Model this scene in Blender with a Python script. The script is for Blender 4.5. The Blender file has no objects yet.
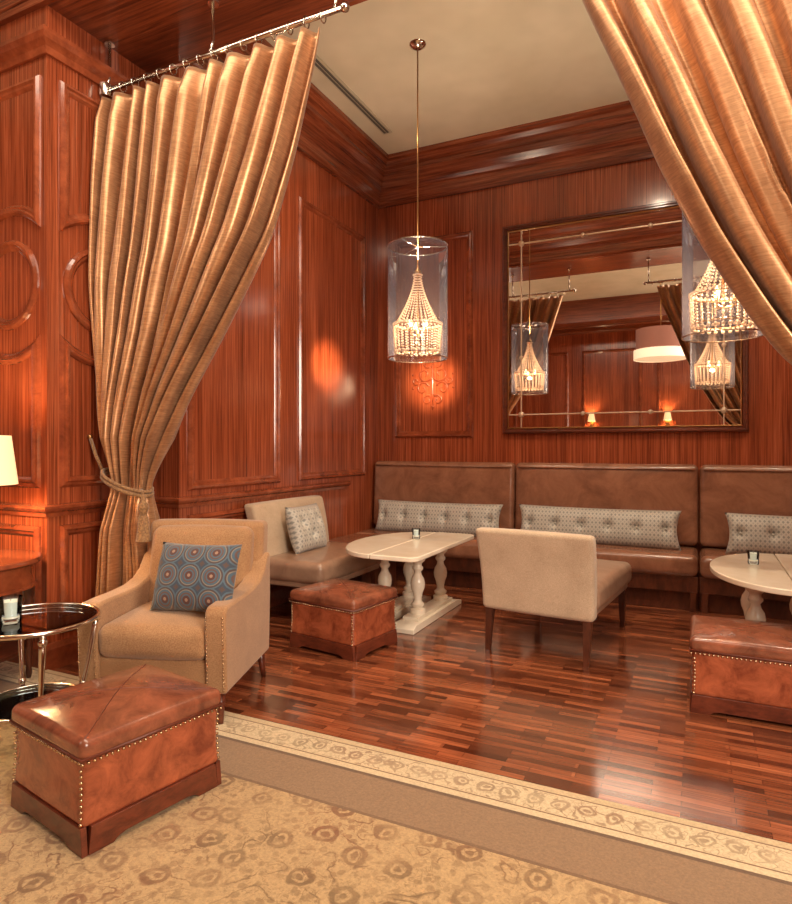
import bpy, bmesh, math, random
from mathutils import Vector, Matrix, Euler
random.seed(4)
pi=math.pi
S=bpy.context.scene
S.view_settings.view_transform='Standard'
S.view_settings.exposure=.12

# ------------------------------------------------------------------ materials
def lin(c):
    return tuple(((v/255)/12.92 if v/255<=.04045 else ((v/255+.055)/1.055)**2.4) for v in c)+(1,)
def M(name,col,rough=.5,metal=0,coat=0,sheen=0,emit=None,es=0,trans=0):
    m=bpy.data.materials.new(name); m.use_nodes=True
    b=m.node_tree.nodes['Principled BSDF']
    b.inputs['Base Color'].default_value=lin(col)
    b.inputs['Roughness'].default_value=rough
    b.inputs['Metallic'].default_value=metal
    b.inputs['Coat Weight'].default_value=coat
    b.inputs['Coat Roughness'].default_value=.12
    b.inputs['Sheen Weight'].default_value=sheen
    b.inputs['Transmission Weight'].default_value=trans
    if emit: 
        b.inputs['Emission Color'].default_value=lin(emit); b.inputs['Emission Strength'].default_value=es
        m.cycles.emission_sampling='NONE'
    return m
def N(m,t,**k):
    n=m.node_tree.nodes.new(t)
    for a,v in k.items():
        if a in n.inputs.keys(): n.inputs[a].default_value=v
        else: setattr(n,a,v)
    return n
def L(m,a,b): m.node_tree.links.new(a,b)
def coords(m,scale=(1,1,1),rot=(0,0,0)):
    tc=N(m,'ShaderNodeTexCoord'); mp=N(m,'ShaderNodeMapping')
    mp.inputs['Scale'].default_value=scale; mp.inputs['Rotation'].default_value=rot
    L(m,tc.outputs['Object'],mp.inputs['Vector']); return mp.outputs['Vector']
def ramp(m,fac,stops,interp='LINEAR'):
    r=N(m,'ShaderNodeValToRGB'); cr=r.color_ramp; cr.interpolation=interp
    while len(cr.elements)<len(stops): cr.elements.new(.5)
    for e,(p,c) in zip(cr.elements,stops):
        e.position=p; e.color=lin(c) if len(c)==3 else c
    L(m,fac,r.inputs['Fac']); return r.outputs['Color']
def noise(m,vec,scale,detail=4,rough=.6,dist=0):
    n=N(m,'ShaderNodeTexNoise'); n.inputs['Scale'].default_value=scale; n.inputs['Detail'].default_value=detail
    n.inputs['Roughness'].default_value=rough; n.inputs['Distortion'].default_value=dist
    L(m,vec,n.inputs['Vector']); return n.outputs['Fac']
def math_(m,op,a,b=None,clamp=False):
    x=N(m,'ShaderNodeMath',operation=op); x.use_clamp=clamp
    for v,i in ((a,0),(b,1)):
        if v is None: continue
        if hasattr(v,'links'): L(m,v,x.inputs[i])
        else: x.inputs[i].default_value=v
    return x.outputs[0]
def mix(m,a,b,fac=.5,blend='MIX'):
    x=N(m,'ShaderNodeMix'); x.data_type='RGBA'; x.blend_type=blend
    if hasattr(fac,'links'): L(m,fac,x.inputs[0])
    else: x.inputs[0].default_value=fac
    for v,i in ((a,6),(b,7)):
        if hasattr(v,'links'): L(m,v,x.inputs[i])
        else: x.inputs[i].default_value=lin(v)
    return x.outputs[2]
def setc(m,c): L(m,c,m.node_tree.nodes['Principled BSDF'].inputs['Base Color'])
def bump(m,h,st=.3,dist=.01):
    b=N(m,'ShaderNodeBump'); b.inputs['Strength'].default_value=st; b.inputs['Distance'].default_value=dist
    L(m,h,b.inputs['Height']); L(m,b.outputs['Normal'],m.node_tree.nodes['Principled BSDF'].inputs['Normal'])
def wood(name,sc,stops,rough=.3,coat=.3,big=.45):
    m=M(name,(150,60,30),rough,coat=coat)
    n1=noise(m,coords(m,sc),1,4,.7,.35)
    c=ramp(m,n1,stops)
    n2=noise(m,coords(m,tuple(s/14 for s in sc)),1,4,.6,.8)
    c2=ramp(m,n2,[(.3,(150,125,112)),(.5,(225,212,205)),(.7,(255,255,255))])
    setc(m,mix(m,c,c2,big+.25,'MULTIPLY')); bump(m,n1,.05,.004)
    return m
st=[(.28,(84,36,20)),(.42,(140,68,40)),(.54,(172,88,54)),(.72,(204,118,78))]
wd_v=wood('mahogany_vertical',(70,70,1.0),st,.24,.55)
wd_h=wood('mahogany_horizontal',(1.5,1.5,55),[(p,tuple(int(v*.86) for v in c)) for p,c in st],.24,.5)
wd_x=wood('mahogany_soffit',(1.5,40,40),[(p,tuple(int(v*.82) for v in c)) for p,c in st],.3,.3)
wd_trim=wood('mahogany_trim',(6,6,6),[(.3,(126,60,36)),(.7,(182,98,62))],.18,.7)
wd_dark=wood('dark_walnut',(14,14,5),[(.3,(60,30,20)),(.7,(108,58,38))],.33,.3)
wd_base=wood('ottoman_base_wood',(12,12,30),[(.3,(80,36,24)),(.7,(132,66,44))],.32,.4)

ceil_m=M('cream_plaster',(210,196,168),.85)
n=noise(ceil_m,coords(ceil_m),1.2,3); setc(ceil_m,ramp(ceil_m,n,[(.3,(196,182,154)),(.7,(218,204,178))]))

fl=M('strip_parquet',(120,60,35),.17,coat=.7)
v=coords(fl)
def brick(m,v,w,h,c1,c2,mo,off=.37,ms=.0012):
    b=N(m,'ShaderNodeTexBrick'); b.offset=off; b.offset_frequency=2
    b.inputs['Color1'].default_value=lin(c1); b.inputs['Color2'].default_value=lin(c2); b.inputs['Mortar'].default_value=lin(mo)
    b.inputs['Scale'].default_value=1; b.inputs['Brick Width'].default_value=w; b.inputs['Row Height'].default_value=h
    b.inputs['Mortar Size'].default_value=ms; b.inputs['Mortar Smooth'].default_value=.1
    L(m,v,b.inputs['Vector']); return b.outputs['Color']
b1=brick(fl,v,.30,.040,(96,52,36),(198,126,90),(66,32,22))
b2=brick(fl,v,.60,.040,(176,136,112),(255,240,226),(150,90,70),.21,0)
g=noise(fl,coords(fl,(4,110,1)),1,4); gc=ramp(fl,g,[(.35,(150,128,116)),(.65,(255,250,240))])
setc(fl,mix(fl,mix(fl,b1,b2,.7,'MULTIPLY'),gc,.75,'MULTIPLY'))

# rug
rug=M('persian_rug',(180,150,110),.95,sheen=.25)
v=coords(rug)
sep=N(rug,'ShaderNodeSeparateXYZ'); L(rug,v,sep.inputs[0])
mr=N(rug,'ShaderNodeMapRange'); mr.inputs['From Min'].default_value=-4.9; mr.inputs['From Max'].default_value=-3.9
L(rug,sep.outputs['Y'],mr.inputs['Value']); yy=mr.outputs[0]
base=ramp(rug,yy,[(0,(198,164,116)),(.49,(130,98,68)),(.505,(152,120,88)),(.745,(112,84,60)),(.765,(224,200,160)),(.80,(136,100,68)),(.808,(224,200,160)),(.945,(136,100,68)),(.953,(212,186,144))],'CONSTANT')
fieldm=ramp(rug,yy,[(0,(1,1,1,1)),(.49,(0,0,0,1))],'CONSTANT')
bordm=ramp(rug,yy,[(0,(0,0,0,1)),(.81,(1,1,1,1)),(.94,(0,0,0,1))],'CONSTANT')
def contour(vec,sc,k,lo,hi):
    f=math_(rug,'FRACT',math_(rug,'MULTIPLY',noise(rug,vec,sc,1,.4,.6),k))
    return ramp(rug,f,[(lo,(0,0,0,1)),(lo+.06,(1,1,1,1)),(hi,(1,1,1,1)),(hi+.06,(0,0,0,1))])
nd=N(rug,'ShaderNodeTexNoise'); nd.inputs['Scale'].default_value=16; nd.inputs['Detail'].default_value=3; L(rug,v,nd.inputs['Vector'])
vw=mix(rug,v,nd.outputs['Color'],.05,'ADD')
B=(0,0,0,1);Wt=(1,1,1,1)
c1=contour(vw,4.6,6,.30,.40)
c1=mix(rug,c1,ramp(rug,noise(rug,v,11,3,.6),[(.44,B),(.50,Wt)]),1,'MULTIPLY')
def flower(vec,sc,rnd,stops):
    vo=N(rug,'ShaderNodeTexVoronoi'); vo.inputs['Scale'].default_value=sc; vo.inputs['Randomness'].default_value=rnd; vo.voronoi_dimensions='2D'
    L(rug,vec,vo.inputs['Vector']); return ramp(rug,vo.outputs['Distance'],stops)
f1=flower(vw,5.6,.6,[(0,Wt),(.07,Wt),(.10,B),(.14,B),(.17,Wt),(.25,Wt),(.29,B)])
f2=flower(vw,18,.95,[(0,Wt),(.20,Wt),(.27,B)])
leaf=ramp(rug,noise(rug,v,30,4,.72,2),[(.54,B),(.58,Wt)])
fp_=math_(rug,'MULTIPLY',math_(rug,'MAXIMUM',math_(rug,'MAXIMUM',c1,f1),math_(rug,'MULTIPLY',math_(rug,'MAXIMUM',f2,leaf),.6)),fieldm)
f3=flower(vw,10,.1,[(0,Wt),(.10,Wt),(.14,B),(.20,B),(.24,Wt),(.33,Wt),(.38,B)])
c3=contour(vw,12,5,.3,.46)
bp_=math_(rug,'MULTIPLY',math_(rug,'MAXIMUM',f3,math_(rug,'MAXIMUM',c3,math_(rug,'MULTIPLY',leaf,.5))),bordm)
tot=math_(rug,'MULTIPLY',math_(rug,'ADD',fp_,math_(rug,'MULTIPLY',bp_,.8),True),.88)
wear=ramp(rug,noise(rug,v,3.2,5,.7),[(.34,(.30,.30,.30,1)),(.60,Wt)])
tot=math_(rug,'MULTIPLY',tot,wear)
pc=ramp(rug,noise(rug,v,1.3,2),[(.42,(132,78,44)),(.6,(120,90,54))])
c=mix(rug,base,pc,tot)
fz=noise(rug,v,110,3,.7); fzc=ramp(rug,fz,[(.3,(190,190,190)),(.7,(255,255,255))])
setc(rug,mix(rug,c,fzc,.7,'MULTIPLY')); bump(rug,fz,.4,.004)

cur=M('gold_bronze_silk',(190,140,100),.33,metal=.5,sheen=.2)
nc=noise(cur,coords(cur,(14,14,150)),1,3,.6); nc2=noise(cur,coords(cur,(10,10,4)),1,4)
setc(cur,mix(cur,ramp(cur,nc,[(.3,(182,132,92)),(.7,(222,172,126))]),ramp(cur,nc2,[(.3,(200,184,170)),(.7,(255,255,255))]),.8,'MULTIPLY'))
bump(cur,nc,.04,.003)

def leather(name,c0,c1,rough=.35,sc=5,coat=.3):
    m=M(name,c1,rough,coat=coat)
    n=noise(m,coords(m),sc,6,.72,.6); setc(m,ramp(m,n,[(.32,c0),(.66,c1)]))
    n2=noise(m,coords(m),120,2); bump(m,n2,.12,.002); return m
lea_o=leather('cognac_leather',(116,54,34),(182,98,64),.26,8,.45)
lea_top=leather('worn_brown_leather',(98,54,38),(160,94,68),.24,7,.5)
lea_b=leather('brown_bench_leather',(120,78,58),(160,110,84),.26,3,.45)
lea_t=leather('taupe_leather',(138,106,86),(170,136,112),.3,4)
def fabric(name,c0,c1,sc=180,rough=.9):
    m=M(name,c1,rough,sheen=.3)
    n=noise(m,coords(m),sc,2); n1=noise(m,coords(m),6,3)
    setc(m,mix(m,ramp(m,n,[(.35,c0),(.65,c1)]),ramp(m,n1,[(.3,(225,220,215)),(.7,(255,255,255))]),.7,'MULTIPLY')); bump(m,n,.3,.003); return m
linen=fabric('tan_linen',(158,116,78),(190,146,104))
cream=fabric('cream_upholstery',(188,162,134),(212,188,160),220)
whitep=M('cream_lacquer',(236,222,200),.25,coat=.5)
n=noise(whitep,coords(whitep),5,3); setc(whitep,ramp(whitep,n,[(.3,(230,214,190)),(.7,(242,230,210))]))
chrome=M('polished_nickel',(215,206,196),.16,metal=1)
nail=M('antique_nailhead',(214,186,150),.25,metal=1)
brass=M('aged_brass',(176,132,84),.3,metal=1)
seam=M('leather_piping',(100,46,30),.4)
rope=fabric('bronze_rope',(120,84,50),(176,134,88),90,.7)
bluep=M('blue_medallion_fabric',(70,90,115),.8,sheen=.3)
vb=N(bluep,'ShaderNodeTexVoronoi'); vb.inputs['Scale'].default_value=8.0; vb.inputs['Randomness'].default_value=0; vb.voronoi_dimensions='2D'
L(bluep,coords(bluep,(1,1,1),(pi/2,0,0)),vb.inputs['Vector'])
setc(bluep,ramp(bluep,vb.outputs['Distance'],[(0,(160,130,110)),(.07,(90,56,52)),(.17,(80,102,118)),(.23,(104,78,72)),(.29,(74,98,116)),(.37,(134,126,114)),(.41,(80,66,66)),(.47,(82,106,122)),(.53,(62,74,90)),(.62,(88,72,68))],'CONSTANT'))
silv=M('silver_lattice_fabric',(160,158,148),.5,sheen=.3)
vs=N(silv,'ShaderNodeTexVoronoi'); vs.inputs['Scale'].default_value=30; vs.inputs['Randomness'].default_value=0; vs.voronoi_dimensions='2D'; vs.distance='MANHATTAN'
L(silv,coords(silv,(1,1,.8),(pi/2,0,0)),vs.inputs['Vector'])
setc(silv,ramp(silv,vs.outputs['Distance'],[(0,(150,146,138)),(.25,(178,172,162)),(.55,(194,188,176)),(.75,(136,134,130))]))
mirror_m=M('mirror_silver',(240,236,230),.012,metal=1)
etch=M('bevelled_mirror_strip',(215,190,165),.35,metal=.6)
def glassy(name,tint,fac,rough=.03,gc=(.9,.93,1,1)):
    m=bpy.data.materials.new(name); m.use_nodes=True; nt=m.node_tree
    nt.nodes.remove(nt.nodes['Principled BSDF'])
    t=N(m,'ShaderNodeBsdfTransparent'); t.inputs[0].default_value=tint
    g=N(m,'ShaderNodeBsdfGlossy'); g.inputs['Roughness'].default_value=rough; g.inputs['Color'].default_value=gc
    lw=N(m,'ShaderNodeLayerWeight'); lw.inputs[0].default_value=fac
    mx=N(m,'ShaderNodeMixShader'); L(m,lw.outputs['Fresnel'],mx.inputs[0]); L(m,t.outputs[0],mx.inputs[1]); L(m,g.outputs[0],mx.inputs[2])
    L(m,mx.outputs[0],nt.nodes['Material Output'].inputs[0]); return m
glass=glassy('smoky_pendant_glass',(.72,.74,.80,1),.25)
nt=glass.node_tree; out=nt.nodes['Material Output']; prev=out.inputs[0].links[0].from_socket
df=N(glass,'ShaderNodeBsdfTranslucent'); df.inputs[0].default_value=(.46,.44,.52,1); d2=N(glass,'ShaderNodeBsdfDiffuse'); d2.inputs[0].default_value=(.46,.44,.52,1)
m1=N(glass,'ShaderNodeMixShader'); L(glass,df.outputs[0],m1.inputs[1]); L(glass,d2.outputs[0],m1.inputs[2])
m2=N(glass,'ShaderNodeMixShader'); m2.inputs[0].default_value=.12; L(glass,prev,m2.inputs[1]); L(glass,m1.outputs[0],m2.inputs[2]); L(glass,m2.outputs[0],out.inputs[0])
glass_t=glassy('table_glass',(.84,.88,.87,1),.2)
glass_v=glassy('votive_glass',(.82,.9,.95,1),.35)
crystal=M('crystal_bead',(244,218,190),.08,emit=(255,190,135),es=.22)
bulb=M('candle_bulb',(255,230,180),.4,emit=(255,205,135),es=14)
shade_m=M('lit_linen_shade',(250,225,185),.8,emit=(255,214,155),es=.8)
shade_w=M('lit_white_shade',(250,240,225),.8,emit=(255,220,176),es=.5)
shade_b=M('brown_organza_shade',(130,84,70),.7,emit=(170,98,78),es=.12)
wax=M('candle_wax',(250,240,220),.6,emit=(255,220,170),es=.4)
dark=M('vent_slot_dark',(90,82,74),.6)
grille=M('vent_frame_paint',(190,178,152),.5)

# ------------------------------------------------------------------ mesh helpers
def mk(name,bm,mat,smooth=True,parent=None):
    me=bpy.data.meshes.new(name); bmesh.ops.recalc_face_normals(bm,faces=bm.faces[:]); bm.to_mesh(me); bm.free()
    for p in me.polygons: p.use_smooth=smooth
    o=bpy.data.objects.new(name,me); S.collection.objects.link(o)
    if mat: me.materials.append(mat)
    if parent: o.parent=parent
    return o
def empty(name,loc=(0,0,0),rz=0):
    e=bpy.data.objects.new(name,None); S.collection.objects.link(e); e.location=loc; e.rotation_euler=(0,0,math.radians(rz)); e.empty_display_size=.1
    return e
def box(name,x0,x1,y0,y1,z0,z1,mat,bev=0,parent=None,seg=2):
    bm=bmesh.new(); bmesh.ops.create_cube(bm,size=1)
    for v in bm.verts:
        v.co=Vector(((x0+x1)/2+v.co.x*(x1-x0),(y0+y1)/2+v.co.y*(y1-y0),(z0+z1)/2+v.co.z*(z1-z0)))
    if bev: bmesh.ops.bevel(bm,geom=bm.edges[:],offset=bev,segments=seg,profile=.7,affect='EDGES')
    return mk(name,bm,mat,False,parent)
def rbox(name,c,size,r,mat,parent=None,dome=(0,0,0),n=7,rot=None,fn=None):
    h=[s/2 for s in size]; r=min(r,min(h)*.98)
    def ax(hh):
        e=[hh-r*(1-math.tan(math.radians(a))) for a in (45,30,15,0)]
        e=sorted(set(round(v,6) for v in e)); inner=hh-r
        mid=[-inner+2*inner*i/n for i in range(1,n)] if inner>1e-4 else []
        return sorted(set([round(-v,6) for v in e]+[round(v,6) for v in mid]+e))
    A=[ax(v) for v in h]; bm=bmesh.new()
    for a in range(3):
        b,cc=(a+1)%3,(a+2)%3
        for s in (-1,1):
            g=[]
            for u in A[b]:
                row=[]
                for w in A[cc]:
                    p=[0,0,0]; p[a]=s*h[a]; p[b]=u; p[cc]=w
                    q=[max(-(h[i]-r),min(h[i]-r,p[i])) for i in range(3)]
                    d=Vector(p)-Vector(q); d=d.normalized()*r if d.length>1e-7 else Vector((0,0,0))
                    k=Vector(q)+d; f=[k[i]/h[i] if h[i] else 0 for i in range(3)]
                    for i in range(3):
                        j,l=(i+1)%3,(i+2)%3
                        k[i]+=dome[i]*f[i]*(1-min(1,abs(f[j]))**2)*(1-min(1,abs(f[l]))**2)
                    row.append(bm.verts.new(k))
                g.append(row)
            for i in range(len(g)-1):
                for j in range(len(g[0])-1):
                    bm.faces.new((g[i][j],g[i+1][j],g[i+1][j+1],g[i][j+1]))
    bmesh.ops.remove_doubles(bm,verts=bm.verts[:],dist=1e-5)
    if fn:
        for v in bm.verts: v.co=Vector(fn(v.co))
    R=Matrix.Identity(3)
    if rot: R=Euler(rot).to_matrix()
    for v in bm.verts: v.co=R@v.co+Vector(c)
    return mk(name,bm,mat,True,parent)
def lathe(name,prof,mat,c=(0,0,0),n=32,parent=None,cap=True):
    bm=bmesh.new(); rings=[]
    for r,z in prof:
        rings.append([bm.verts.new((c[0]+r*math.cos(2*pi*i/n),c[1]+r*math.sin(2*pi*i/n),c[2]+z)) for i in range(n)])
    for a,b in zip(rings,rings[1:]):
        for i in range(n): bm.faces.new((a[i],a[(i+1)%n],b[(i+1)%n],b[i]))
    if cap: bm.faces.new(rings[0][::-1]); bm.faces.new(rings[-1])
    o=mk(name,bm,mat,True,parent)
    md=o.modifiers.new('es','EDGE_SPLIT'); md.split_angle=math.radians(50); return o
def tube(name,pts,r,mat,parent=None,n=8,closed=False):
    P=[Vector(p) for p in pts]; bm=bmesh.new(); rings=[]; K=len(P); up=None
    for i in range(K):
        if closed: t=(P[(i+1)%K]-P[i-1]).normalized()
        else: t=(P[min(i+1,K-1)]-P[max(i-1,0)]).normalized()
        if up is None:
            up=Vector((0,0,1)) if abs(t.z)<.9 else Vector((1,0,0))
        s=t.cross(up).normalized(); up=s.cross(t).normalized()
        rr=r[i] if isinstance(r,(list,tuple)) else r
        rings.append([bm.verts.new(P[i]+(s*math.cos(2*pi*k/n)+up*math.sin(2*pi*k/n))*rr) for k in range(n)])
    rng=range(K if closed else K-1)
    for i in rng:
        a,b=rings[i],rings[(i+1)%K]
        for k in range(n): bm.faces.new((a[k],a[(k+1)%n],b[(k+1)%n],b[k]))
    if not closed: bm.faces.new(rings[0][::-1]); bm.faces.new(rings[-1])
    return mk(name,bm,mat,True,parent)
def sweep(name,path,Nn,prof,mat,closed=False,parent=None,smooth=False):
    P=[Vector(p) for p in path]; Nn=Vector(Nn); K=len(P); bm=bmesh.new(); rings=[]
    for i in range(K):
        ds=[]
        if closed or i>0: ds.append((P[i]-P[i-1]).normalized())
        if closed or i<K-1: ds.append((P[(i+1)%K]-P[i]).normalized())
        ns=[Nn.cross(d) for d in ds]
        m=ns[0] if len(ns)==1 else (ns[0]+ns[1])/(1+ns[0].dot(ns[1]))
        rings.append([bm.verts.new(P[i]+m*s+Nn*h) for s,h in prof])
    q=len(prof)
    for i in range(K if closed else K-1):
        a,b=rings[i],rings[(i+1)%K]
        for k in range(q): bm.faces.new((a[k],a[(k+1)%q],b[(k+1)%q],b[k]))
    if not closed: bm.faces.new(rings[0][::-1]); bm.faces.new(rings[-1])
    return mk(name,bm,mat,smooth,parent)
def extr(name,poly,axis,t0,t1,mat,parent=None,bev=0,seg=3,smooth=False):
    def pt(p,t): return {'x':(t,p[0],p[1]),'y':(p[0],t,p[1]),'z':(p[0],p[1],t)}[axis]
    bm=bmesh.new(); a=[bm.verts.new(pt(p,t0)) for p in poly]; b=[bm.verts.new(pt(p,t1)) for p in poly]; k=len(poly)
    bm.faces.new(a); bm.faces.new(b[::-1])
    for i in range(k): bm.faces.new((a[i],b[i],b[(i+1)%k],a[(i+1)%k]))
    o=mk(name,bm,mat,smooth,parent)
    if bev:
        md=o.modifiers.new('bv','BEVEL'); md.width=bev; md.segments=seg; md.limit_method='ANGLE'; md.angle_limit=math.radians(40); md.harden_normals=True
        for p in o.data.polygons: p.use_smooth=True
    return o
def beads(name,pts,mat,parent=None,sub=1,sc=(1,1,1)):
    t=bmesh.new(); bmesh.ops.create_icosphere(t,subdivisions=sub,radius=1)
    vs=[v.co.copy() for v in t.verts]; fs=[[v.index for v in f.verts] for f in t.faces]; t.free()
    V=[];F=[]
    for x,y,z,r in pts:
        o=len(V); V+=[(x+v.x*r*sc[0],y+v.y*r*sc[1],z+v.z*r*sc[2]) for v in vs]; F+=[[o+i for i in f] for f in fs]
    me=bpy.data.meshes.new(name); me.from_pydata(V,[],F); me.update()
    for p in me.polygons: p.use_smooth=True
    me.materials.append(mat); o=bpy.data.objects.new(name,me); S.collection.objects.link(o); o.parent=parent; return o
def arc(cx,cy,r,a0,a1,n=16): return [(cx+r*math.cos(math.radians(a0+(a1-a0)*i/n)),cy+r*math.sin(math.radians(a0+(a1-a0)*i/n))) for i in range(n+1)]

# ------------------------------------------------------------------ room shell
CZ=4.62; XR=5.1
box('floor',-3.2,7.7,-9.7,.2,-.1,0,fl)
box('ceiling',-3.2,7.7,-9.7,.2,CZ,CZ+.1,ceil_m)
box('wall_back',-.45,XR+.45,0,.15,0,CZ,wd_v)
box('wall_left',-.45,0,-3.1,0,0,CZ,wd_v)
box('wall_right',XR,XR+.45,-3.1,0,0,CZ,wd_v)
box('wall_pier_left',-3.0,-.3,-3.9,-3.1,0,CZ,wd_v)
box('wall_pier_right',XR,7.5,-3.9,-3.1,0,CZ,wd_v)
box('wall_lounge_left',-3.15,-3.0,-9.5,-3.1,0,CZ,wd_v)
box('wall_lounge_right',7.5,7.65,-9.5,-3.1,0,CZ,wd_v)
box('wall_front',-3.15,7.65,-9.65,-9.5,0,CZ,wd_v)
box('wall_header',-.3,XR,-3.9,-3.1,4.15,CZ,wd_x)

crownp=[(0,-.47),(.035,-.47),(.04,-.43),(.05,-.42),(.05,-.33),(.075,-.31),(.085,-.27),(.12,-.21),(.165,-.17),(.18,-.165),(.18,-.12),(.21,-.10),(.235,-.06),(.27,-.045),(.27,0),(0,0)]
sweep('trim_crown_alcove',[(0,0,CZ),(0,-3.1,CZ),(XR,-3.1,CZ),(XR,0,CZ)],(0,0,1),crownp,wd_h,True)
sweep('trim_crown_lounge',[(-3,-3.9,CZ),(-3,-9.5,CZ),(7.5,-9.5,CZ),(7.5,-3.9,CZ)],(0,0,1),crownp,wd_h,True)
railp=[(0,-.045),(.012,-.045),(.018,-.02),(.035,-.008),(.045,.008),(.045,.022),(.03,.03),(0,.035)]
sweep('trim_chair_rail_left',[(0,-.7,1.0),(0,-3.1,1.0),(-.3,-3.1,1.0),(-.3,-3.9,1.0),(-2.95,-3.9,1.0)],(0,0,1),railp,wd_trim)
sweep('trim_pier_moulding',[(-.3,-3.1,3.92),(-.3,-3.9,3.92),(-2.95,-3.9,3.92)],(0,0,1),[(0,-.08),(.02,-.08),(.03,-.04),(.06,-.01),(.075,.02),(.075,.045),(0,.05)],wd_trim)
bb=[(0,0),(.025,0),(.025,.13),(.012,.16),(0,.165)]
sweep('baseboard_left',[(0,-1.5,0),(0,-3.1,0),(-.3,-3.1,0),(-.3,-3.9,0),(-2.95,-3.9,0)],(0,0,1),bb,wd_trim)
sweep('baseboard_right',[(7.4,-3.9,0),(XR,-3.9,0),(XR,-3.1,0),(XR,-.8,0)],(0,0,1),bb,wd_trim)
mp=[(-.036,0),(-.034,.012),(-.02,.028),(-.006,.03),(.004,.018),(.018,.016),(.03,.006),(.036,0)]
cnt=[0]
def frame(pts,Nn):
    cnt[0]+=1
    sweep('trim_panel_%d'%cnt[0],pts,Nn,mp,wd_trim,True)
def rectX(x,y0,y1,z0,z1,nx):
    frame([(x,y0,z0),(x,y1,z0),(x,y1,z1),(x,y0,z1)],(nx,0,0))
def rectY(y,x0,x1,z0,z1,ny):
    frame([(x0,y,z0),(x1,y,z0),(x1,y,z1),(x0,y,z1)],(0,ny,0))
rectX(0,-1.58,-.38,1.11,3.69,1); rectX(0,-2.98,-1.94,1.11,3.69,1); rectX(0,-2.98,-1.94,.28,.86,1)
rectY(0,.26,1.12,1.53,3.69,-1); rectY(0,4.14,4.98,1.53,3.69,-1)
rectX(XR,-1.58,-.38,1.3,3.69,-1); rectX(XR,-2.98,-1.94,1.11,3.69,-1)
def pier_set(mapf,Nn,hw):
    zc=2.44; R=.48; a=math.degrees(math.asin(hw/R))
    up=[mapf(u,z) for u,z in arc(0,zc,R,90+a,90-a,10)]+[mapf(hw,3.69),mapf(-hw,3.69)]
    lo=[mapf(u,z) for u,z in arc(0,zc,R,270-a,270+a,10)]+[mapf(hw,1.17),mapf(-hw,1.17)]
    frame(up,Nn); frame(lo,Nn)
    frame([mapf(u,z) for u,z in arc(0,zc,.255,0,360,40)[:-1]],Nn)
    frame([mapf(-hw,.24),mapf(hw,.24),mapf(hw,.86),mapf(-hw,.86)],Nn)
pier_set(lambda u,z:(-.3,-3.5+u,z),(1,0,0),.28)
for cx in (-.66,-1.5,-2.3): pier_set(lambda u,z:(cx+u,-3.9,z),(0,-1,0),.27)
for cx in (5.6,6.6): pier_set(lambda u,z:(cx+u,-3.9,z),(0,-1,0),.27)
for i in range(6): rectY(-9.5,-2.6+i*1.7,-1.3+i*1.7,1.2,3.7,1)
sweep('trim_chair_rail_front',[(-2.95,-9.5,1.0),(7.45,-9.5,1.0)],(0,0,1),railp,wd_trim)
rectX(-3,-9,-7,1.2,3.7,1); rectX(-3,-6.5,-4.5,1.2,3.7,1)
box('trim_ceiling_beam',-2.7,7.2,-8.3,-7.8,4.12,CZ,wd_x,.01)

e=empty('damask_glow_relief',(.69,-.012,2.10))  # added scrollwork, shaped to stand in for the lacy light pattern on the panel
def spiral(cx,cz,r0,r1,a0,a1,n=22):
    return [(cx+(r0+(r1-r0)*i/n)*math.cos(math.radians(a0+(a1-a0)*i/n)),0,cz+(r0+(r1-r0)*i/n)*math.sin(math.radians(a0+(a1-a0)*i/n))) for i in range(n+1)]
k=0
for s in (-1,1):
    for cx,cz,r0,r1,a0,a1 in ((.09,.10,.09,.015,200,620),(.12,-.06,.08,.012,160,-260),(.06,.23,.06,.01,230,620),(.06,-.19,.06,.01,130,-260),(.20,.03,.05,.01,180,560)):
        p=spiral(cx,cz,r0,r1,a0,a1); tube('scroll_%d'%k,[(s*x,y,z) for x,y,z in p],[.013-.007*i/22 for i in range(23)],wd_trim,e,6); k+=1
tube('stem',[(0,0,-.30),(0,0,-.1),(0,0,.1),(0,0,.33)],[.004,.014,.014,.004],wd_trim,e,8)
beads('berries',[(0,0,z,.02) for z in (-.26,-.12,0,.12,.28)]+[(s*.24,0,z,.014) for s in (-1,1) for z in (-.05,.1)],wd_trim,e,2,(1,.5,1))

e=empty('ceiling_air_vent',(.48,-1.25,CZ))
box('vent_frame',-.05,.05,-1.0,.55,-.012,0,grille,0,e)
for i in range(2): box('slot_%d'%i,-.03+i*.034,-.006+i*.034,-.97,.52,-.016,-.0125,dark,0,e)

box('area_rug',-2.9,7.3,-9.2,-3.91,0,.014,rug)

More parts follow.
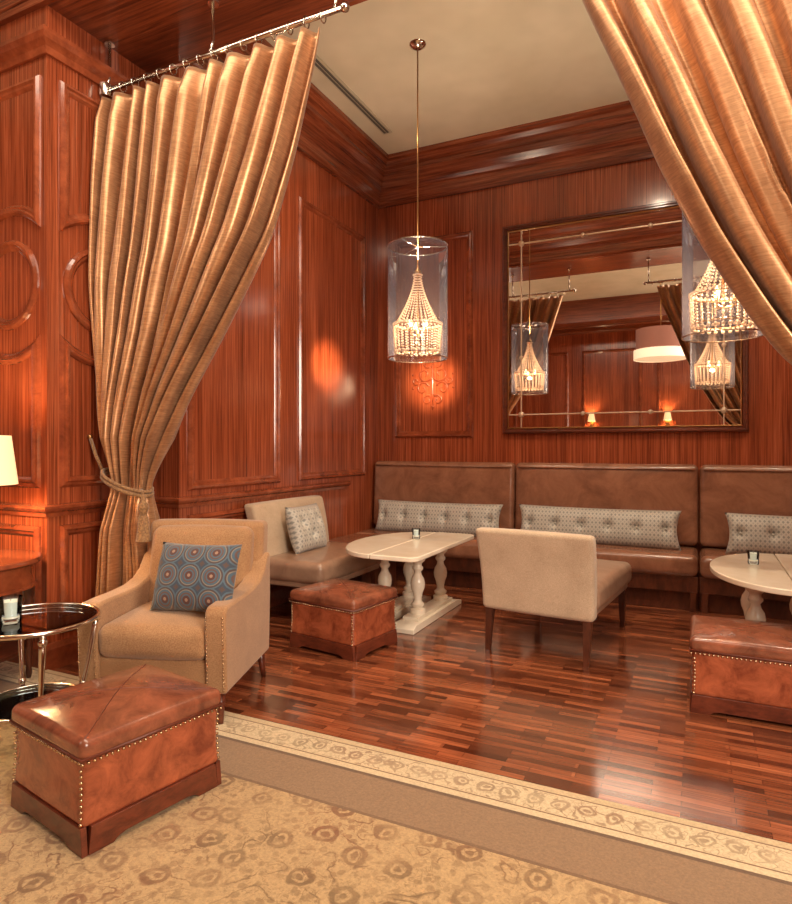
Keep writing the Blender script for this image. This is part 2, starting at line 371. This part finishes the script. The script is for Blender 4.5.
# ------------------------------------------------------------------ mirror
e=empty('wall_mirror',(0,0,0))
mx0,mx1,mz0,mz1=1.50,3.76,1.53,3.70
box('mirror_glass',mx0+.03,mx1-.03,-.03,-.002,mz0+.03,mz1-.03,mirror_m,0,e)
fp=[(0,0),(0,.045),(.010,.06),(.024,.06),(.032,.045),(.042,.045),(.05,.03),(.05,0)]
sweep('frame',[(mx0,0,mz0),(mx1,0,mz0),(mx1,0,mz1),(mx0,0,mz1)],(0,-1,0),fp,wd_base,True,e)
sweep('bead_rim',[(mx0+.05,0,mz0+.05),(mx1-.05,0,mz0+.05),(mx1-.05,0,mz1-.05),(mx0+.05,0,mz1-.05)],(0,-1,0),[(0,0),(0,.038),(.006,.042),(.012,.038),(.012,0)],brass,True,e)
ins=.19
for k,(a,b,c,d) in enumerate([(mx0+ins,mx0+ins+.012,mz0+.06,mz1-.06),(mx1-ins-.012,mx1-ins,mz0+.06,mz1-.06),(mx0+.06,mx1-.06,mz0+ins,mz0+ins+.012),(mx0+.06,mx1-.06,mz1-ins-.012,mz1-ins)]):
    box('strip_%d'%k,a,b,-.038,-.030,c,d,etch,.003,e)
pt=[]
for X in (mx0+ins+.006,mx1-ins-.006):
    for Z in (mz0+ins+.006,mz1-ins-.006): pt.append((X,-.04,Z,.030))
for i in range(1,3):
    X=mx0+ins+(mx1-mx0-2*ins)*i/3
    for Z in (mz0+ins+.006,mz1-ins-.006): pt.append((X,-.038,Z,.022))
    Zz=mz0+ins+(mz1-mz0-2*ins)*i/3
    for X2 in (mx0+ins+.006,mx1-ins-.006): pt.append((X2,-.038,Zz,.022))
beads('rosettes',pt,etch,e,2,(1,.4,1))

# ------------------------------------------------------------------ curtains
def interp(tab,z):
    if z>=tab[0][0]: return tab[0][1]
    for (za,a),(zb,b) in zip(tab,tab[1:]):
        if z>=zb:
            t=(z-zb)/(za-zb); return b+(a-b)*t
    return tab[-1][1]
def smoothtab(tab):
    zs=[i*.04 for i in range(95,-1,-1)]
    v=[interp(tab,z) for z in zs]
    for _ in range(4): v=[v[0]]+[(v[i-1]+2*v[i]+v[i+1])/4 for i in range(1,len(v)-1)]+[v[-1]]
    return list(zip(zs,v))
def curtain(name,lt,rt,folds,seed,Y0=-3.51,tie=1.15):
    lt=smoothtab(lt); rt=smoothtab(rt); rnd=random.Random(seed)
    e=empty(name); NU,NV=folds*18,120; bm=bmesh.new(); g=[]
    am=[rnd.uniform(.5,1.35) for _ in range(folds+2)]; ph=[rnd.uniform(-.7,.7) for _ in range(folds+2)]
    wd=[rnd.uniform(.65,1.45) for _ in range(folds)]; cum=[0]
    for w_ in wd: cum.append(cum[-1]+w_)
    cum=[c/cum[-1] for c in cum]
    ease=lambda f:f*f*(3-2*f)
    for j in range(NV+1):
        z=3.74-(3.74-.03)*j/NV; row=[]
        l=interp(lt,z); r=interp(rt,z); w=r-l
        low=min(1,(3.74-z)/1.2); top=max(0,(z-3.58)/.16)
        for i in range(NU+1):
            k=i/NU*folds; ki=min(int(k),folds-1); f=k-ki
            u=cum[ki]+(cum[ki+1]-cum[ki])*f
            ff=ease(f); A=am[ki]*(1-ff)+am[ki+1]*ff; Pk=ph[ki]*(1-ff)+ph[ki+1]*ff
            base=(.058+.045*low)*(A*(1-top)+.7*top)
            if abs(z-tie)<.3: base*=.40+.60*abs(z-tie)/.3
            s=math.sin(2*pi*k+Pk*low)
            s=math.copysign(abs(s)**.75,s)
            y=Y0-base*s+.025*math.sin(k*.9+z*1.5)*(1-top)-.05*math.sin(pi*u)*max(0,1-w/1.0)
            y-=(.012*math.sin(2*pi*k*1.9+1.3*z+Pk)+.006*math.sin(2*pi*k*3.3-2.1*z))*low
            x=l+w*u-.02*math.sin(4*pi*k)*min(1,w)*low
            row.append(bm.verts.new((x,y,z)))
        g.append(row)
    for j in range(NV):
        for i in range(NU): bm.faces.new((g[j][i],g[j][i+1],g[j+1][i+1],g[j+1][i]))
    o=mk('drape',bm,cur,True,e); md=o.modifiers.new('s','SOLIDIFY'); md.thickness=.006
    return e
lc=curtain('left_tmp',[(3.76,-.26),(3.2,-.285),(2.4,-.28),(1.6,-.22),(1.25,-.15),(1.12,-.13),(.9,-.18),(.5,-.25),(0,-.28)],
  [(3.76,1.46),(3.1,1.25),(2.66,1.08),(2.35,.88),(2.05,.68),(1.75,.47),(1.44,.29),(1.25,.19),(1.12,.15),(.9,.17),(.5,.22),(0,.24)],11,5)
lc.name='silk_curtain'
rc=curtain('right_tmp',[(3.76,2.80),(3.45,2.88),(3.04,3.05),(2.63,3.21),(2.28,3.37),(1.96,3.55),(1.73,3.70),(1.4,4.15),(1.12,4.62),(.5,4.58),(0,4.55)],
  [(3.76,4.98),(3.0,5.0),(2.0,4.98),(1.4,4.92),(1.12,4.86),(.5,4.98),(0,5.02)],12,8)
rc.name='silk_curtain.001'
def tieback(par,cx,sx,hook,tx):
    pts=[]
    for i in range(24):
        a=2*pi*i/24; pts.append((cx+sx*math.cos(a),-3.56+.125*math.sin(a),1.15-.07*math.cos(a)*(1 if hook<cx else -1)))
    tube('tieback_rope',pts,.013,rope,par,8,True)
    tube('tieback_rope_upper',[(p[0],p[1],p[2]+.026) for p in pts],.011,rope,par,8,True)
    s=1 if hook<cx else -1
    tube('tieback_lead',[(cx-s*sx,-3.60,1.24),(cx-s*(sx+.04),-3.62,1.34),(hook,-3.60,1.46)],.011,rope,par)
    beads('hook',[(hook,-3.60,1.46,.02)],brass,par,2)
    lathe('tassel',[(.002,.12),(.012,.12),(.016,.08),(.03,.065),(.034,.04),(.024,.015),(.022,0),(.03,-.02),(.04,-.12),(.046,-.16),(.001,-.16)],rope,(tx,-3.70,.98),20,par)
    tube('tassel_cord',[(tx-s*.05,-3.67,1.13),(tx-s*.01,-3.70,1.12),(tx,-3.70,1.09)],.008,rope,par)
tieback(lc,.01,.18,-.29,.31); tieback(rc,4.74,.17,5.09,4.5)
def rod(name,x0,x1,endx):
    e=empty(name); z=3.80; y=-3.51
    tube('rod',[(x0,y,z),(x1,y,z)],.017,chrome,e,12)
    for X in (x0+.03,x1-.05,(x0+x1)/2):
        tube('bracket_%.1f'%X,[(X,y,z),(X,y+.03,z+.1),(X,y+.03,4.15)],.009,chrome,e)
        lathe('rosette_%.1f'%X,[(.035,0),(.035,.01),(.02,.02)],chrome,(X,y+.03,4.128),16,e)
    s=1 if endx==x1 else -1
    lathe('finial',[(.001,-.03),(.02,-.02),(.027,0),(.02,.02),(.001,.03)],chrome,(endx+s*.02,y,z),16,e)
    lathe('wall_flange',[(.04,-.04),(.045,0),(.04,.04)],chrome,((x0 if s>0 else x1)-s*(-.03),y,z),16,e)
    k=16
    for i in range(k):
        X=x0+.08+(x1-x0-.2)*i/(k-1); pts=[(X+.004*math.sin(a),y+.029*math.cos(a),z-.012+.031*math.sin(a)) for a in [2*pi*j/14 for j in range(14)]]
        tube('ring_%d'%i,pts,.004,chrome,e,6,True)
rod('curtain_rod',-.28,1.60,1.60); rod('curtain_rod.001',2.66,XR-.02,2.66)

def light(name,t,loc,E,col,size=1,sy=None,target=None,ang=60,blend=.6):
    l=bpy.data.lights.new(name,t); l.energy=E; l.color=col
    if t=='AREA':
        l.size=size
        if sy: l.shape='RECTANGLE'; l.size_y=sy
    elif t=='SPOT': l.spot_size=math.radians(ang); l.spot_blend=blend; l.shadow_soft_size=size
    else: l.shadow_soft_size=size
    o=bpy.data.objects.new(name,l); S.collection.objects.link(o); o.location=loc
    if target is not None:
        o.rotation_euler=(Vector(target)-Vector(loc)).to_track_quat('-Z','Y').to_euler()
    return o
# ------------------------------------------------------------------ pendants
def pendant(name,x,y,aims=()):
    e=empty(name,(x,y,0)); zb,zt,R=2.10,3.00,.24
    lathe('canopy',[(.001,-.04),(.03,-.035),(.065,-.012),(.07,0)],chrome,(0,0,CZ),24,e)
    tube('stem',[(0,0,CZ-.03),(0,0,zt-.16)],.006,brass,e)
    lathe('glass_cylinder',[(R,zb),(R,zt)],glass,(0,0,0),48,e,False)
    for k,z in enumerate((zb,zt)):
        tube('rim_%d'%k,[(R*math.cos(a),R*math.sin(a),z) for a in [2*pi*j/40 for j in range(40)]],.005,chrome,e,6,True)
    for k in range(3):
        a=2*pi*k/3+.4; tube('spider_%d'%k,[(0,0,zt-.005),(R*math.cos(a),R*math.sin(a),zt-.005)],.004,chrome,e,6)
    lathe('top_bell',[(.001,.06),(.01,.05),(.012,.02),(.03,.0),(.034,-.02),(.03,-.03)],brass,(0,0,2.80),20,e)
    pts=[]; ns=26
    for k in range(ns):
        a=2*pi*k/ns
        for i in range(20):
            t=i/19; r=.03+.145*t**1.7; z=2.77-.39*t
            pts.append((r*math.cos(a),r*math.sin(a),z,.005+.003*t))
        for i in range(9):
            t=i/8; r=.192-.012*t; z=2.35-.17*t
            pts.append((r*math.cos(a+.1),r*math.sin(a+.1),z,.0085))
        pts.append((.178*math.cos(a+.1),.178*math.sin(a+.1),2.155,.013))
    for k in range(44):
        a=2*pi*k/44; pts.append((.192*math.cos(a),.192*math.sin(a),2.375,.012)); pts.append((.038*math.cos(a),.038*math.sin(a),2.77,.005))
    for k in range(24):
        a=2*pi*k/24; pts.append((.12*math.cos(a),.12*math.sin(a),2.16,.010))
    beads('crystal_strands',pts,crystal,e,1)
    for z,r in ((2.36,.188),(2.18,.178)):
        tube('basket_ring_%d'%int(z*100),[(r*math.cos(a),r*math.sin(a),z) for a in [2*pi*j/32 for j in range(32)]],.005,brass,e,6,True)
    beads('bulbs',[(.07*math.cos(a),.07*math.sin(a),2.38,.017) for a in (0,2.1,4.2)],bulb,e,2,(1,1,1.9))
    tube('core',[(0,0,2.8),(0,0,2.28)],.008,brass,e)
    for k,a in enumerate((0,2.1,4.2)): tube('arm_%d'%k,[(0,0,2.28),(.07*math.cos(a),.07*math.sin(a),2.29),(.07*math.cos(a),.07*math.sin(a),2.35)],.006,brass,e,6)
    o=light('light_source','POINT',(0,0,2.30),24,(1,.66,.38),.02); o.parent=e
    o=light('added_uplight','SPOT',(0.02,0,2.90),60,(1,.86,.66),.05,None,None,150,1); o.parent=e; o.rotation_euler=(pi,0,0)  # added spot above the beads, brightens the ceiling
    for i,a in enumerate(aims):
        d=Vector(a)-Vector((x,y,2.3)); q=d.normalized()*.255
        o=light('added_beam_%d'%i,'SPOT',(q.x,q.y,2.3+q.z),(300,440)[i],(1,.66,.38),.07,None,None,(28,24)[i],1); o.parent=e  # added spots just outside the glass, make the warm pools on the walls
        o.rotation_euler=d.to_track_quat('-Z','Y').to_euler()
pendant('crystal_pendant_lamp',1.33,-1.87,((0,-1.12,2.20),(.70,0,2.10))); pendant('crystal_pendant_lamp.001',3.50,-1.97)

e=empty('drum_pendant_lamp',(2.68,-6.9,0))
lathe('canopy',[(.001,-.04),(.06,-.02),(.07,0)],chrome,(0,0,CZ),24,e); tube('stem',[(0,0,CZ-.02),(0,0,3.60)],.01,brass,e)
lathe('outer_drum',[(.46,3.28),(.46,3.68)],shade_b,(0,0,0),48,e,False); lathe('inner_drum',[(.50,3.10),(.50,3.28)],shade_w,(0,0,0),48,e,False)
lathe('diffuser',[(.001,3.11),(.495,3.11),(.495,3.115)],shade_w,(0,0,0),48,e,False)
for k in range(3):
    a=2*pi*k/3; tube('spider_%d'%k,[(0,0,3.60),(.46*math.cos(a),.46*math.sin(a),3.60)],.006,chrome,e,6)
for i,X in enumerate((1.0,2.7,4.4)):
    e=empty('wall_sconce' if i==0 else 'wall_sconce.%03d'%i,(X,-9.5,0))
    box('backplate',-.05,.05,0,.02,1.85,2.15,brass,.005,e); tube('arm',[(0,.02,1.95),(0,.1,1.93),(0,.12,2.0)],.008,brass,e)
    lathe('shade',[(.09,2.0),(.06,2.18)],shade_m,(0,.12,0),24,e,False)
    o=light('sconce_light','POINT',(0,.14,2.12),18,(1,.68,.38),.03); o.parent=e

# ------------------------------------------------------------------ pillows
def pillow(name,w,h,t,mat,loc,tilt,rz,buttons=()):
    e=empty(name,loc,rz); bm=bmesh.new(); nu,nv=max(12,int(w*44)),18
    for s in (-1,1):
        g=[]
        for i in range(nu+1):
            row=[]
            for j in range(nv+1):
                u=-1+2*i/nu; v=-1+2*j/nv
                f=max(0,(1-abs(u)**(2.5*max(1,w/h*1.2)))*(1-abs(v)**2.6))**.55
                x=w/2*u*(1-.05*(1-v*v)*abs(u)**6); z=h/2*v*(1-.06*(1-u*u)*v*v)
                y=s*t/2*f
                if s<0:
                    for bx,bz in buttons:
                        d2=((x-bx)**2+(z-bz)**2); y+=t*.32*math.exp(-d2/.0012)+t*.10*math.exp(-((x-bx)**2)/.0004)*f
                row.append(bm.verts.new((x,y,z)))
            g.append(row)
        for i in range(nu):
            for j in range(nv): bm.faces.new((g[i][j],g[i+1][j],g[i+1][j+1],g[i][j+1]))
    bmesh.ops.remove_doubles(bm,verts=bm.verts[:],dist=1e-5)
    o=mk('cushion_cover',bm,mat,True,e); o.rotation_euler=(math.radians(tilt),0,0); o.location=(0,0,h/2*math.cos(math.radians(tilt)))
    if buttons:
        b=beads('buttons',[(bx,-t*.5+t*.30,bz,.012) for bx,bz in buttons],mat,e,2); b.rotation_euler=o.rotation_euler; b.location=o.location
    return e

# ------------------------------------------------------------------ banquette
e=empty('leather_banquette')
SEG=[(.03,1.655),(1.665,3.355),(3.365,5.06)]
for i,(a,b) in enumerate(SEG):
    box('plinth_%d'%i,a,b,-.58,-.03,0,.16,wd_dark,.004,e)
    box('seat_rail_%d'%i,a,b,-.63,-.03,.16,.30,wd_dark,.01,e)
    rbox('seat_%d'%i,((a+b)/2,-.36,.385),(b-a,.60,.19),.055,lea_b,e,(0,.01,.012),10)
    rbox('back_%d'%i,((a+b)/2,-.115,.86),(b-a,.15,.74),.05,lea_b,e,(0,.02,0),10,(math.radians(-3),0,0))
    tube('piping_%d'%i,[(a+.03,-.185,1.185),(b-.03,-.185,1.185)],.007,lea_b,e)
    for X in (a+.04,b-.04): box('leg_%d_%.1f'%(i,X),X-.025,X+.025,-.635,-.585,0,.17,wd_dark,.004,e)
box('return_plinth',.05,.56,-1.40,-.67,0,.30,wd_dark,.006,e)
rbox('return_seat',(.35,-1.03,.385),(.62,.74,.19),.055,lea_b,e,(0,0,.01),8)
bt=lambda w,n:[(-w/2+w*(k+.5)/n,0) for k in range(n)]
pillow('lumbar_pillow',1.42,.34,.17,silv,(.88,-.37,.482),-14,0,bt(1.42,6))
pillow('lumbar_pillow.001',1.47,.35,.17,silv,(2.485,-.37,.482),-14,0,bt(1.46,6))
pillow('lumbar_pillow.002',1.42,.35,.17,silv,(4.27,-.37,.482),-14,0,bt(1.42,6))

# ------------------------------------------------------------------ slipper chairs (face +y local)
def slipper(name,loc,rz,W,D,Hh):
    e=empty(name,loc,rz); hy=D/2
    rbox('seat',(0,.05,.42),(W+.04,D-.1,.17),.05,lea_t,e,(0,0,.02),8)
    rbox('seat_rail',(0,.03,.325),(W-.02,D-.1,.06),.02,lea_t,e)
    k=.10
    def fn(c): 
        tt=(c.z+(Hh-.28)/2)/(Hh-.28); return (c.x*(1+.045*tt),c.y-k*tt*tt,c.z)
    rbox('back',(0,-hy+.10,.28+(Hh-.28)/2),(W,.11,Hh-.28),.03,cream,e,(0,.01,.006),10,None,fn)
    for sx in (-1,1):
        for sy in (-1,1):
            y=sy*(hy-.07) if sy>0 else -hy+.09; X=sx*(W/2-.045)
            bm=bmesh.new(); a=.026;b=.016
            lo=[bm.verts.new((X+p*b,y+(-.04 if sy<0 else .02)+q*b,0)) for p,q in ((-1,-1),(1,-1),(1,1),(-1,1))]
            hi=[bm.verts.new((X+p*a,y+q*a,.30)) for p,q in ((-1,-1),(1,-1),(1,1),(-1,1))]
            bm.faces.new(lo[::-1]);bm.faces.new(hi)
            for i in range(4): bm.faces.new((lo[i],lo[(i+1)%4],hi[(i+1)%4],hi[i]))
            mk('leg_%d%d'%(sx+1,sy+1),bm,wd_dark,False,e)
    return e
slipper('slipper_chair',(2.44,-1.82,0),-6,.76,1.14,.84)
slipper('slipper_chair.001',(.44,-1.93,0),-90,1.0,.70,.93)
pillow('throw_pillow',.47,.40,.17,silv,(.355,-2.0,.512),-16,90,[(-.11,.05),(.11,.05),(0,-.06)])

# ------------------------------------------------------------------ pedestal tables
def cafe_table(name,ox):
    e=empty(name,(ox,0,0)); zt=.63
    top1=[(1.243,-1.26)]+[(1.243-.42*math.sin(t),-1.90+.64*math.cos(t)) for t in [pi*i/28 for i in range(1,28)]]+[(1.243,-2.54)]
    extr('round_leaf',top1,'z',zt-.035,zt,whitep,e,.008)
    top2=[(1.249,-1.24)]+arc(1.54,-1.31,.07,90,0,5)+arc(1.54,-2.47,.07,0,-90,5)+[(1.249,-2.54)]
    extr('square_leaf',top2,'z',zt-.035,zt,whitep,e,.008)
    for k,X in enumerate((1.08,1.37)):
        extr('foot_beam_%d'%k,[(-2.24,0),(-2.24,.035),(-2.19,.06),(-1.32,.06),(-1.2,.035),(-1.2,0)],'x',X-.09,X+.09,whitep,e,.006)
        box('plinth_%d'%k,X-.065,X+.065,-2.10,-1.36,.06,.09,whitep,.006,e)
        box('apron_%d'%k,X-.05,X+.05,-2.2,-1.3,zt-.075,zt-.035,whitep,.004,e)
        for j,Y in enumerate((-1.96,-1.48)):
            lathe('column_%d%d'%(k,j),[(.062,0),(.062,.035),(.04,.045),(.052,.06),(.052,.075),(.034,.09),(.03,.11),(.04,.16),(.055,.20),(.058,.235),(.05,.27),(.032,.30),(.027,.325),(.043,.345),(.043,.36),(.032,.372),(.034,.39),(.056,.41),(.062,.42),(.062,.466)],whitep,(X,Y,.09),28,e)
cafe_table('pedestal_table',0); cafe_table('pedestal_table.001',2.60)
def votive(name,x,y,z,s=1):
    e=empty(name,(x,y,z))
    lathe('glass_cup',[(.001,.004),(.024*s,.003),(.03*s,0),(.034*s,.01),(.032*s,.03),(.036*s,.085*s),(.033*s,.085*s),(.029*s,.03),(.001,.02)],glass_v,(0,0,0),24,e,False)
    lathe('candle',[(.026*s,.021),(.030*s,.072*s),(.001,.072*s)],wax,(0,0,0),20,e)
    tube('wick',[(0,0,.07*s),(0,0,.08*s)],.0015,dark,e,5)
votive('votive_candle',1.25,-1.72,.631); votive('votive_candle.001',3.68,-1.78,.631)

# ------------------------------------------------------------------ ottomans
def ottoman(name,loc,rz,w,d):
    e=empty(name,loc,rz)
    def side(L): h=L/2; return [(-h,0),(-h+.09,0),(-h+.11,.014),(-h+.14,.02),(h-.14,.02),(h-.11,.014),(h-.09,0),(h,0),(h-.010,.095),(-h+.010,.095)]
    for k,s in enumerate((-1,1)):
        extr('base_front_%d'%k,side(w),'y',s*d/2-(.022 if s>0 else 0),s*d/2+(0 if s>0 else .022),wd_base,e,.003)
        extr('base_side_%d'%k,side(d-.045),'x',s*w/2-(.024 if s>0 else .002),s*w/2+(.002 if s>0 else .024),wd_base,e,.003)
    def fn(c):
        t=c.z/.125; s=1-.022*(1-t*t); return (c.x*s,c.y*s,c.z)
    rbox('leather_body',(0,0,.215),(w-.012,d-.012,.25),.018,lea_o,e,(.008,.008,0),8,None,fn)
    rbox('pillow_top',(0,0,.355),(w+.008,d+.008,.075),.028,lea_top,e,(0,0,.03),10)
    def top(x,y): fx=min(1,abs(x)/(w/2+.004));fy=min(1,abs(y)/(d/2+.004)); return .3925+.03*(1-fx*fx)*(1-fy*fy)
    for k,(sx,sy) in enumerate(((1,1),(1,-1))):
        tube('seam_%d'%k,[(sx*w/2*.93*t,sy*d/2*.93*t,top(sx*w/2*.93*t,sy*d/2*.93*t)-.0015) for t in [-1+i/8 for i in range(17)]],.003,seam,e,6)
    hw,hd=w/2+.001,d/2+.001
    tube('welt',[(x*hw,y*hd,.327) for x,y in ((-1,-1),(1,-1),(1,1),(-1,1))],.006,seam,e,6,True)
    P=[]; hw,hd=w/2-.004,d/2-.004
    nx,ny=int(w/.021),int(d/.021)
    for i in range(nx+1):
        x=-hw+2*hw*i/nx; P+=[(x,-hd,.312,.0068),(x,hd,.312,.0068)]
    for i in range(1,ny):
        y=-hd+2*hd*i/ny; P+=[(-hw,y,.312,.0068),(hw,y,.312,.0068)]
    for i in range(10):
        z=.105+.02*i
        for sx in (-1,1):
            for sy in (-1,1):
                k=1-.02*(1-((z-.215)/.125)**2)
                P.append((sx*(hw-.012)*k,sy*(hd+.001)*k,z,.0068))
    beads('nailheads',P,nail,e,1)
ottoman('leather_ottoman',(1.29,-4.71,.0145),-10,.53,.58)
ottoman('leather_ottoman.001',(1.10,-2.64,0),-9,.58,.50)
ottoman('leather_ottoman.002',(3.62,-2.57,0),0,.60,.52)

# ------------------------------------------------------------------ armchair (faces -y)
e=empty('upholstered_armchair',(.765,-3.835,.001),20)
for sx in (-1,1):
    for sy in (-1,1):
        X=sx*.34; Y=sy*.31; z0=.014
        tube('leg_%d%d'%(sx+1,sy+1),[(X+sx*.012,Y+sy*.035,z0 if sy<0 else 0),(X,Y,.17)],[.014,.026],wd_base,e,12)
rbox('seat_base',(0,-.01,.245),(.75,.68,.17),.025,linen,e)
rbox('seat_cushion',(0,-.075,.41),(.575,.62,.165),.05,linen,e,(0,.015,.035),9)
armp=[(-.365,.165),(-.375,.35),(-.385,.52),(-.378,.575),(-.35,.60),(-.25,.603),(-.1,.60),(.06,.605),(.16,.625),(.24,.67),(.30,.74),(.36,.76),(.365,.5),(.345,.165)]
for s in (-1,1):
    extr('arm_%d'%(s+1),armp,'x',s*.335-.055,s*.335+.055,linen,e,.026,5)
    P=[]
    for i in range(20):
        z=.19+.36*i/19; y=-.3665-.02*(z-.165)/.4
        P.append((s*.335-.042,y-.001,z,.0055)); P.append((s*.335+.042,y-.001,z,.0055))
    beads('arm_nails_%d'%(s+1),P,nail,e,1)
def fb(c):
    t=(c.z+.33)/.66; return (c.x*(1-.03*t),c.y+.10*t,c.z)
rbox('back_frame',(0,.275,.595),(.74,.13,.69),.035,linen,e,(0,.01,.008),9,None,fb)
rbox('back_cushion',(0,.20,.68),(.62,.13,.46),.05,linen,e,(0,.03,.01),9,None,lambda c:(c.x*(1-.02*c.z),c.y+.10*(c.z+.23)/.46,c.z))
pillow('medallion_pillow',.47,.37,.16,bluep,(.945,-3.925,.525),-20,14)

# ------------------------------------------------------------------ glass side table
e=empty('glass_side_table',(.58,-4.60,.0145)); R=.285
lathe('glass_top',[(.001,.578),(R-.01,.578),(R-.01,.588),(.001,.588)],glass_t,(0,0,0),48,e,False)
tube('top_rim',[(R*math.cos(a),R*math.sin(a),.582) for a in [2*pi*j/48 for j in range(48)]],.011,chrome,e,8,True)
lathe('glass_shelf',[(.001,.20),(.21,.20),(.21,.208),(.001,.208)],glass_t,(0,0,0),48,e,False)
tube('shelf_rim',[(.215*math.cos(a),.215*math.sin(a),.204) for a in [2*pi*j/40 for j in range(40)]],.008,chrome,e,8,True)
for k in range(4):
    a=pi/4+.35+k*pi/2; c,s=math.cos(a),math.sin(a)
    tube('leg_%d'%k,[(r*c,r*s,z) for r,z in ((R,.575),(R-.01,.5),(R-.035,.35),(R-.065,.22),(R-.07,.12),(R-.03,.03),(R,.008))],[.012,.015,.011,.011,.011,.012,.009],chrome,e,10)
    beads('leg_knop_%d'%k,[((R-.002)*c,(R-.002)*s,.545,.02),((R-.062)*c,(R-.062)*s,.235,.018)],chrome,e,2)
votive('votive_candle.002',.56,-4.68,.6035,1.35)

# ------------------------------------------------------------------ round end table + lamp
e=empty('round_end_table',(-.42,-4.31,.0145))
lathe('top',[(.001,.70),(.37,.70),(.385,.712),(.385,.722),(.375,.735),(.001,.735)],wd_trim,(0,0,0),48,e,False)
lathe('apron',[(.345,.57),(.35,.58),(.345,.70)],wd_trim,(0,0,0),48,e,False)
lathe('apron_bead',[(.34,.56),(.358,.565),(.358,.578),(.345,.583)],wd_trim,(0,0,0),48,e,False)
for k in range(4):
    a=pi/4+.2+k*pi/2; c,s=math.cos(a)*.31,math.sin(a)*.31
    lathe('leg_%d'%k,[(.012,0),(.018,.03),(.015,.06),(.024,.3),(.02,.42),(.03,.45),(.022,.47),(.032,.5),(.032,.70)],wd_dark,(c,s,0),14,e)
lathe('shelf',[(.001,.18),(.29,.18),(.29,.2),(.001,.2)],wd_dark,(0,0,0),40,e,False)
e=empty('table_lamp',(-.33,-4.30,.75))
lathe('lamp_base',[(.08,0),(.08,.015),(.03,.03),(.02,.06),(.045,.12),(.055,.17),(.04,.23),(.018,.28),(.012,.34),(.012,.42)],brass,(0,0,0),28,e)
lathe('shade',[(.20,.43),(.165,.71)],shade_m,(0,0,0),40,e,False)
for k in range(3):
    a=2*pi*k/3; tube('spider_%d'%k,[(0,0,.69),(.165*math.cos(a),.165*math.sin(a),.695)],.003,brass,e,6)
tube('harp',[(0,0,.42),(0,0,.74)],.004,brass,e,6)
o=light('bulb_light','POINT',(0,0,.56),34,(1,.74,.45),.04); o.parent=e

# ------------------------------------------------------------------ lights
W=(1,.84,.66)
light('lounge_overhead_fill','AREA',(2.6,-4.85,4.55),140,W,5,1.0,(2.6,-4.9,0))  # added overhead fill, no fixture modelled here
light('lounge_side_fill','AREA',(6.3,-6.6,2.6),240,(1,.86,.70),1.8,2.2,(1.0,-2.6,1.6))  # added fill from the right, there is no window in this wall
light('lounge_rear_fill','AREA',(-1.2,-7.6,3.6),36,W,1.6,1.6,(1.5,-4.0,.6))  # added weak fill from behind, unseen
w=bpy.data.worlds.new('World'); S.world=w; w.use_nodes=True
w.node_tree.nodes['Background'].inputs[0].default_value=(.5,.4,.3,1); w.node_tree.nodes['Background'].inputs[1].default_value=.2
def can(i,x,y,E,tx,ty,tz,ang=75):
    e=empty('recessed_downlight' if i==0 else 'recessed_downlight.%03d'%i,(x,y,CZ))
    lathe('trim_ring',[(.035,-.004),(.055,-.008),(.06,0)],chrome,(0,0,0),24,e,False)
    o=light('spot','SPOT',(0,0,-.02),E,(1,.80,.58),.08,None,None,ang,1); o.parent=e
    o.rotation_euler=Vector((tx-x,ty-y,tz-CZ)).to_track_quat('-Z','Y').to_euler()
can(0,2.9,-2.55,140,2.4,-.3,1.2,100); can(1,4.3,-1.9,130,4.0,-.6,1.0,110); can(2,1.2,-2.7,150,.2,-1.0,1.5,100); can(3,3.3,-2.6,230,2.5,-1.9,0,85)  # extra downlights added out of view to fill and wash the alcove

# ------------------------------------------------------------------ camera
cd=bpy.data.cameras.new('Camera'); cam=bpy.data.objects.new('Camera',cd); S.collection.objects.link(cam)
cd.sensor_fit='HORIZONTAL'; cd.sensor_width=36; cd.lens=28.55; cd.shift_y=-6/792
cam.location=(3.365,-6.479,1.4); cam.rotation_euler=(pi/2,0,math.radians(25.8)); cd.clip_start=.05
S.camera=cam
